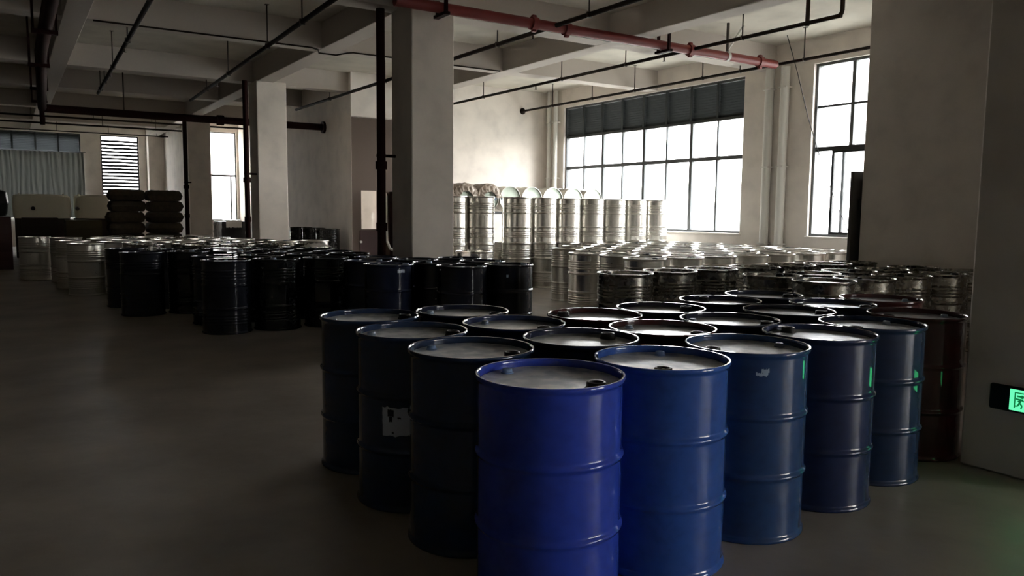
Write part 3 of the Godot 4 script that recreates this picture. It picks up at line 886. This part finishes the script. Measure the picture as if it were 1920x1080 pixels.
func block(rows: Array, label: String, grp: String, shape: String, body: Array, lid: Array, bung: Material, y := 0.0, jitter := 0.015) -> Array:
	# rows: [z, x of each drum ...], nearest row first; labels count rows from the front and drums from the left
	var made := []
	var r := 0
	for row in rows:
		for i in range(1, row.size()):
			var where := Vector3(row[i] + rng.randf_range(-jitter, jitter), y, row[0] + rng.randf_range(-jitter, jitter))
			var k := rng.randi() % body.size()
			var l := label.replace("ROW", nth(r)).replace("PLACE", nth(i - 1))
			made.append(drum(l, where, rng.randf_range(0, 360), shape, mat[body[k]], mat[lid[k % lid.size()]], null, grp, bung, bung))
		r += 1
	return made

func settle_drums() -> void:
	# push apart drums of one level that stand closer than their width
	var all := []
	for c in get_children():
		if c.has_meta("category") and c.get_meta("category") == "drum" and absf(c.rotation.x) < 0.1:
			all.append(c)
	for it in 60:
		var moved := false
		for i in all.size():
			for j in range(i + 1, all.size()):
				var p: Node3D = all[i]
				var q: Node3D = all[j]
				var d := Vector2(q.position.x - p.position.x, q.position.z - p.position.z)
				var l := d.length()
				if absf(p.position.y - q.position.y) < 0.1 and l < 0.5935 and l > 0.01:
					var k := d.normalized() * (0.594 - l) / 2.0
					p.position -= Vector3(k.x, 0, k.y)
					q.position += Vector3(k.x, 0, k.y)
					moved = true
		if not moved:
			break

func make_drum_fields() -> void:
	# dark drums in front of the middle pillar
	var front_drums := block([[-7.70, 4.31, 4.95], [-8.32, 3.69, 4.31, 4.96], [-8.98, 3.72, 4.36, 5.0], [-9.63, 4.1]],
		"blue-black drum before the middle pillar, ROW row from the front, PLACE from left", "dark drums before the middle pillar", "smooth", ["blue_black", "dark_navy"], ["lid_dark"], mat.bung_steel, 0.0, 0.008)
	front_drums[2].rotation.y = 0.0
	part("paper_label", patch(0.2815, 94.0, 75.0, 0.83, 0.795, 0.006, 5), mat.paper, front_drums[2], "small pale label")
	front_drums[1].rotation.y = 0.0
	part("paint_scrape", patch(0.2815, 128.0, 123.0, 0.775, 0.745, 0.008, 3), mat.scrape, front_drums[1], "pale round scuff")
	# black ribbed drums at left of them
	block([[-9.78, 2.19, 2.82, 3.45], [-10.62, 2.25, 2.87, 3.49, 4.1], [-11.25, 2.84, 3.46, 4.08], [-11.95, 1.55, 2.17, 2.8, 3.42, 4.04], [-12.6, 2.14, 2.77, 3.4, 4.02], [-13.1, 1.48]],
		"black ribbed drum left of the middle pillar, ROW row back, PLACE from left", "black ribbed drums left of the middle pillar", "ribbed", ["black_paint", "blue_black"], ["lid_dark"], mat.bung_steel, 0.0, 0.01)
	# steel drums further left, in front of the sacks
	block([[-13.9, 2.7, 3.33, 3.97, 4.6], [-14.5, 2.0, 2.64, 3.28, 3.9], [-15.15, 1.1, 1.95, 2.6, 3.2, 3.85, 4.5, 5.1], [-15.8, 1.6, 2.25, 2.9, 3.6, 4.2], [-16.5, 1.0, 1.9, 2.6, 3.3, 4.0], [-17.2, 1.55, 2.3, 3.0, 3.7], [-17.95, 0.93, 1.7, 2.5, 3.3], [-18.7, 0.42, 2.0, 2.8, 3.6]],
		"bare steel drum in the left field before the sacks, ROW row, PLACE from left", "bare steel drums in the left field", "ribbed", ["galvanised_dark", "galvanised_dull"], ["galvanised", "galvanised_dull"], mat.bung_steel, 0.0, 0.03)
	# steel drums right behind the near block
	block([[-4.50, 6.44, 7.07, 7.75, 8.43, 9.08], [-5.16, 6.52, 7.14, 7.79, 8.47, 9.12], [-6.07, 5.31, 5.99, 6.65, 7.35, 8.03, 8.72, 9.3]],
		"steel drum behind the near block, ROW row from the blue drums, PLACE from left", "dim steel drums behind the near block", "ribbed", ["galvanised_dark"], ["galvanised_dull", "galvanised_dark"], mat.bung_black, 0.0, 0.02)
	# the bright field under the windows
	block([[-7.86, 7.27, 8.0, 8.66, 9.34, 10.02, 10.72, 11.4, 12.1], [-8.58, 7.41, 8.06, 8.72, 9.38, 10.05, 10.75, 11.4, 12.1], [-9.24, 7.35, 8.0, 8.65, 9.3, 10.0, 10.7, 11.35, 12.05], [-9.9, 8.0, 8.66, 9.33, 10.0, 10.68, 11.35, 12.05], [-10.55, 8.02, 8.68, 9.35, 10.03, 10.7, 11.38, 12.07], [-11.2, 8.7, 9.36, 10.04, 10.7, 11.4, 12.1], [-11.85, 9.4, 10.06, 10.73, 11.4, 12.08]],
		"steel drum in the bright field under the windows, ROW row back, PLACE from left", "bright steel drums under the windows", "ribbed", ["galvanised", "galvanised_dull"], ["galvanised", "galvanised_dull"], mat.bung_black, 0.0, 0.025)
	drum("lone steel drum standing between the middle pillar and the stack", Vector3(6.05, 0, -10.4), 40, "ribbed", mat.galvanised, mat.galvanised, null, "", mat.bung_steel, mat.bung_steel)
	# two-high stack along the back
	var lower := [[-12.62, 6.85, 7.45, 8.3, 8.91, 9.51, 10.11, 10.71, 11.31, 11.9], [-13.24, 7.83, 8.5, 9.12, 9.74, 10.36, 10.98, 11.6, 12.2]]
	block(lower, "lower steel drum of the two-high stack, ROW row, PLACE from left", "lower drums of the two-high stack", "ribbed", ["galvanised_dull", "galvanised"], ["galvanised"], mat.bung_steel, 0.0, 0.006)
	var upper := [[-12.62, 6.85, 7.45, 8.3, 8.91, 9.51, 10.11, 10.71, 11.31, 11.9], [-13.24, 7.83, 12.2]]
	block(upper, "upper steel drum of the two-high stack, ROW row, PLACE from left", "upper drums of the two-high stack", "ribbed", ["galvanised", "galvanised_dull"], ["galvanised"], mat.bung_steel, DH, 0.006)
	# drums lying on a rack behind the stack, round ends showing
	var rack := thing("drum_rack", "steel rack behind the two-high stack carrying the lying drums", "rack", Vector3(0, 0, -15.6))
	for x in [7.7, 10.1, 12.45]:
		for z in [-0.35, 0.35]:
			part("post", bx(Vector3(x - 0.03, 0, z - 0.03), Vector3(x + 0.03, 1.43, z + 0.03), 0.004), mat.frame_grey, rack)
	for z in [-0.35, 0.35]:
		part("rail", bx(Vector3(7.6, 1.43, z - 0.03), Vector3(12.55, 1.49, z + 0.03), 0.004), mat.frame_grey, rack)
	var ends := [7.95, 8.56, 9.17, 9.78, 10.39, 11.0, 11.61, 12.22]
	var k := 0
	for x in ends:
		var o := drum(("drum lying on the rack under crumpled film, %s from left" if k < 3 else "drum lying on the rack, pale round end showing, %s from left") % nth(k), Vector3(x, 1.49 + 0.2925, -15.15), 0, "smooth", mat.galvanised_dull, mat.drum_end_green, null, "drums lying on the rack behind the stack", mat.bung_steel, mat.bung_steel)
		o.rotation = Vector3(PI / 2, 0, 0)
		o.position.z = -16.04
		k += 1
	var fn := FastNoiseLite.new()
	fn.seed = 9
	fn.frequency = 1.0
	for i in 3:
		var x: float = ends[i] + 0.02
		var m := MB.new()
		m.grid(28, 20, func(u: float, v: float) -> Vector3:
			var a := PI * (0.02 + 0.96 * u)
			var front := clampf((v - 0.55) / 0.45, 0.0, 1.0)
			var r := 0.333 + 0.02 * fn.get_noise_2d(u * 9.0 + i * 7.0, v * 8.0) - 0.16 * front * front
			var z := -15.75 + 0.62 * minf(v / 0.55, 1.0) + 0.05 * front + 0.04 * fn.get_noise_2d(u * 12.0 + i, v * 5.0 + 3.0)
			return Vector3(x + r * cos(a), 1.7825 + r * sin(a) * (1.0 - 0.1 * front), z), 0.006)
		solo("plastic_sheet", m, mat.crumpled_film, "crumpled brownish film over the %s lying drum from left" % nth(i), "sheet", "crumpled films over the lying drums")
	# loose white film on a dark drum by the doorway
	var f := MB.new()
	f.grid(16, 10, func(u: float, v: float) -> Vector3:
		return Vector3(4.06 + 0.42 * (u - 0.5), 0.905 + 0.05 * absf(fn.get_noise_2d(u * 14.0, v * 11.0)) + 0.05 * sin(u * PI) * sin(v * PI), -11.95 + 0.3 * (v - 0.5)), 0.004)
	solo("plastic_sheet", f, mat.clear_film, "small crumpled white film lying on a black drum lid", "sheet")

# ---------------------------------------------------------------- far stores
func pillow(size: Vector3, seed_: int) -> ArrayMesh:
	var fn := FastNoiseLite.new()
	fn.seed = seed_
	fn.frequency = 1.4
	var m := MB.new()
	for side in [1.0, -1.0]:
		m.grid(20, 16, func(u: float, v: float) -> Vector3:
			var a := 2.0 * u - 1.0
			var b := 2.0 * v - 1.0
			var h := pow(maxf(0.0, (1.0 - pow(absf(a), 7.0)) * (1.0 - pow(absf(b), 7.0))), 0.33)
			var w := 0.02 * fn.get_noise_3d(a * 2.0, side, b * 2.0)
			var pull := 1.0 - 0.05 * absf(a * b)
			return Vector3(a * size.x / 2.0 * pull + w, side * size.y / 2.0 * h * (1.0 + 6.0 * w) + 0.5 * w, b * size.z / 2.0 * pull * side))
	return m.mesh()

func pallet(label: String, at: Vector3, w: float, d: float) -> Node3D:
	var o := thing("pallet", label, "pallet", at, "timber pallets under the stores")
	for i in 6:
		var x := -w / 2 + (i + 0.5) * w / 6
		part("plank", bx(Vector3(x - w / 15, 0.12, -d / 2), Vector3(x + w / 15, 0.142, d / 2), 0.003), mat.timber, o)
	for z in [-d / 2 + 0.05, 0.0, d / 2 - 0.05]:
		part("bearer", bx(Vector3(-w / 2, 0.0, z - 0.045), Vector3(w / 2, 0.12, z + 0.045), 0.003), mat.timber, o)
	return o

func make_stores() -> void:
	# sacks on two pallets before the slatted window
	var places := ["left", "right"]
	var layers := ["bottom", "second", "third", "fourth", "fifth", "top"]
	var sacks := [pillow(Vector3(0.99, 0.31, 0.98), 1), pillow(Vector3(0.97, 0.31, 0.97), 2), pillow(Vector3(0.98, 0.31, 0.93), 3)]
	for c in 2:
		var x := 2.82 + c * 0.985
		pallet("%s pallet under the sack stack before the slatted window" % places[c], Vector3(x, 0, -24.6), 0.92, 1.0)
		for l in 6:
			var o := part("sack", sacks[(l + c) % 3], mat.sack_cloth, self)
			tag(o, "brown woven sack, %s layer of the %s sack pile" % [layers[l], places[c]], "sack", "sacks piled on the pallets")
			o.position = Vector3(x + rng.randf_range(-0.03, 0.03), 0.142 + 0.155 + l * 0.308, -24.6 + rng.randf_range(-0.02, 0.02))
			o.rotation.y = rng.randf_range(-0.03, 0.03)
	# white bulk bags on dark crates
	for s in [[0.86, 1.42, "larger white bulk bag before the foil curtain", 0.62], [2.2, 0.9, "smaller white bulk bag next to the sack stack", 1.75]]:
		var w: float = s[1]
		var o := thing("bulk_bag", s[2], "bulk bag", Vector3(s[0], 1.15, -27.3), "white bulk bags before the far window")
		var m := MB.new()
		var hx := w / 2
		m.grid(40, 18, func(u: float, v: float) -> Vector3:
			var a := u * TAU
			var e := 0.28
			var cx := signf(cos(a)) * pow(absf(cos(a)), e)
			var sz := signf(sin(a)) * pow(absf(sin(a)), e)
			var t := clampf((v - 0.12) / 0.76, 0.0, 1.0)
			var k := 1.0 + 0.05 * sin(t * PI)
			if v < 0.12:
				k *= sin(v / 0.12 * PI / 2)
			if v > 0.8:
				k *= cos(clampf((v - 0.8) / 0.2, 0.0, 1.0) * PI / 2)
			var y := 0.70 * smoothstep(0.0, 1.0, t * 0.9 + 0.05) if v > 0.12 else 0.0
			return Vector3(cx * hx * k, clampf(y, 0.0, 0.68) + 0.03 * sin(a * 3.0) * t, -sz * 0.6 * k))
		part("bag_body", m, mat.bulk_bag, o)
		part("spout", rod([Vector3(s[3] - s[0], 0.30, 0.55), Vector3(s[3] - s[0], 0.29, 0.72)], 0.055, 12), mat.black_film, o, "black spout")
		for sx in [-0.8, 0.8]:
			part("lifting_loop", rod([Vector3(sx * hx, 0.5, 0.3), Vector3(sx * hx, 0.72, 0.2), Vector3(sx * hx, 0.72, -0.2), Vector3(sx * hx, 0.5, -0.3)], 0.02, 6), mat.bulk_bag, o)
	var crates := [[0.86, "dark wooden crate carrying the larger white bulk bag", 1.4], [2.2, "dark wooden crate carrying the smaller white bulk bag", 0.96]]
	for c in crates:
		crate("crate", c[1], Vector3(c[0], 0, -27.3), Vector3(c[2], 1.15, 1.2), mat.dark_board, "crates under the bulk bags")
	crate("crate", "dark brown crate in front of the larger bulk bag", Vector3(0.70, 0, -24.2), Vector3(0.82, 1.2, 0.8), mat.dark_board, "crates before the bulk bags")
	crate("crate", "olive-brown crate between the dark crate and the sacks", Vector3(1.72, 0, -24.4), Vector3(0.86, 1.14, 0.8), mat.olive_board, "crates before the bulk bags")
	# wrapped loads along the inner wall
	var k := 0
	for s in [[6.25, -27.2, "dark wrapped pallet load below the bright far window"]]:
		pallet("pallet under the %s" % s[2], Vector3(s[0], 0, s[1]), 0.8, 1.3)
		var o := thing("wrapped_load", s[2], "pallet load", Vector3(s[0], 0.142, s[1]), "")
		var m := MB.new()
		var fn := FastNoiseLite.new()
		fn.seed = 60 + k
		fn.frequency = 1.0
		var hh := 0.92
		for side in [0, 1, 2, 3, 4]:
			m.grid(14, 10, func(u: float, v: float) -> Vector3:
				var a := 2.0 * u - 1.0
				var p: Vector3
				if side == 4:
					p = Vector3(a * 0.38, hh, (1.0 - 2.0 * v) * 0.63)
				elif side % 2 == 0:
					var q := 1.0 if side == 0 else -1.0
					p = Vector3(a * 0.38 * q, v * hh, 0.63 * q)
				else:
					var q := 1.0 if side == 1 else -1.0
					p = Vector3(0.38 * q, v * hh, -a * 0.63 * q)
				return p + Vector3(fn.get_noise_3dv(p * 4.0), fn.get_noise_3dv(p * 4.0 + Vector3(9, 0, 0)) * 0.5 * minf(p.y * 3.0, 1.0), fn.get_noise_3dv(p * 4.0 + Vector3(0, 9, 0))) * 0.035)
		part("wrapping", m, mat.black_film, o)
		o.rotation.y = 0.0
		var fm := MB.new()
		fm.grid(16, 14, func(u: float, v: float) -> Vector3:
			var x := (u - 0.5) * 0.5
			var z := 0.1 + 0.62 * v
			var y := hh + 0.02
			if v > 0.85:
				y -= (v - 0.85) * 1.6
				z = 0.1 + 0.62 * 0.85 + (v - 0.85) * 0.2 + 0.03
			return Vector3(x, y + 0.03 * fn.get_noise_2d(u * 9.0, v * 9.0) + 0.025, z), 0.004)
		part("film_flap", fm, mat.clear_film, o, "clear film flap")
		k += 1
	var pl := pallet("pallet under three black drums at the white inner wall", Vector3(6.5, 0, -19.3), 2.75, 0.75)
	pl.rotation.y = PI / 2
	for i in 3:
		drum("black drum on a pallet at the white inner wall, %s from left" % nth(i), Vector3(6.5, 0.142, -20.3 + i * 1.03), 30.0 * i, "ribbed", mat.black_paint, mat.lid_dark, null, "black drums on the pallet at the inner wall", mat.bung_steel, mat.bung_steel)
	# at the left edge
	crate("crate", "tall dark maroon crate at the left edge of the picture", Vector3(-0.42, 0, -22.3), Vector3(0.95, 1.25, 0.8), mat.door_maroon, "")
	var o2 := thing("black_bundle", "black wrapped bundle on the maroon crate at the left edge", "bundle", Vector3(-0.42, 1.25, -22.3))
	part("bundle_body", pillow(Vector3(0.9, 0.62, 0.75), 8), mat.black_film, o2).position.y = 0.315

func crate(called: String, label: String, at: Vector3, size: Vector3, material: Material, grp: String) -> void:
	var o := thing(called, label, "crate", at, grp)
	part("inner_box", bx(Vector3(-size.x / 2 + 0.02, 0, -size.z / 2 + 0.02), Vector3(size.x / 2 - 0.02, size.y - 0.02, size.z / 2 - 0.02)), material, o)
	var n := int(size.y / 0.19)
	for i in n:
		var y := i * size.y / n
		part("plank", bx(Vector3(-size.x / 2, y + 0.006, size.z / 2 - 0.02), Vector3(size.x / 2, y + size.y / n - 0.006, size.z / 2), 0.003), material, o)
	for s in [-1.0, 1.0]:
		part("side_board", bx(Vector3(s * size.x / 2 - (0.02 if s > 0 else 0.0), 0.0, -size.z / 2), Vector3(s * size.x / 2 + (0.02 if s < 0 else 0.0), size.y, size.z / 2 - 0.021), 0.003), material, o)
	part("top_board", bx(Vector3(-size.x / 2 + 0.021, size.y - 0.02, -size.z / 2), Vector3(size.x / 2 - 0.021, size.y, size.z / 2 - 0.021), 0.003), material, o)

# ---------------------------------------------------------------- exit sign
func make_sign() -> void:
	var o := thing("exit_sign", "green glowing exit sign low on the near pillar", "sign", Vector3(4.8, 0.462, -2.205))
	var m := MB.new()
	m.box(Vector3(-0.028, -0.074, 0.0), Vector3(0.0, 0.074, 0.36), 0.008)
	part("housing", m, mat.sign_black, o)
	part("light_panel", bx(Vector3(-0.031, -0.061, 0.112), Vector3(-0.027, 0.061, 0.345), 0.001), mat.sign_glow, o)
	# running figure leaving through a doorway
	m = MB.new()
	var f := -0.033
	m.box(Vector3(f, -0.045, 0.138), Vector3(f + 0.003, 0.047, 0.144))
	m.box(Vector3(f, 0.041, 0.144), Vector3(f + 0.003, 0.047, 0.205))
	m.box(Vector3(f, -0.045, 0.199), Vector3(f + 0.003, 0.041, 0.205))
	m.box(Vector3(f, 0.020, 0.151), Vector3(f + 0.003, 0.030, 0.176))
	m.box(Vector3(f, 0.004, 0.146), Vector3(f + 0.003, 0.012, 0.185))
	part("doorway_symbol", m, mat.sign_green, o)
	m = MB.new()
	m.lathe([Vector2(0.0, 0.0), Vector2(0.010, 0.0), Vector2(0.010, 0.003), Vector2(0.0, 0.003)], 14, Transform3D(Basis(Vector3.BACK, PI / 2), Vector3(f + 0.003, 0.024, 0.178)))
	for q in [[0.012, 0.174, -0.014, 0.166, 0.006], [0.006, 0.172, 0.000, 0.190, 0.0035], [0.000, 0.190, 0.006, 0.196, 0.003], [0.006, 0.172, -0.004, 0.158, 0.0035], [-0.012, 0.166, -0.026, 0.180, 0.0045], [-0.026, 0.180, -0.044, 0.176, 0.004], [-0.012, 0.166, -0.030, 0.158, 0.0045], [-0.030, 0.158, -0.033, 0.146, 0.004]]:
		m.tube([Vector3(f, q[0], q[1]), Vector3(f, q[2], q[3])], q[4], 8)
	part("running_figure", m, mat.sign_green, o)
	var l := AreaLight3D.new()
	l.name = "exit_sign_light"
	l.area_size = Vector2(0.23, 0.12)
	l.light_color = Color(0.25, 1.0, 0.5)
	l.light_energy = 0.0005
	l.area_range = 12.0
	l.shadow_enabled = true
	add_child(l)
	l.position = Vector3(4.8 - 0.036, 0.462, -2.205 + 0.228)
	l.look_at_from_position(l.position, l.position + Vector3(-1, 0, 0), Vector3.UP)

func _ready() -> void:
	rng.seed = 11
	make_camera_and_light()
	make_materials()
	make_shell()
	make_windows()
	make_pipes()
	make_drum_shapes()
	make_near_block()
	make_drum_fields()
	settle_drums()
	make_stores()
	make_sign()
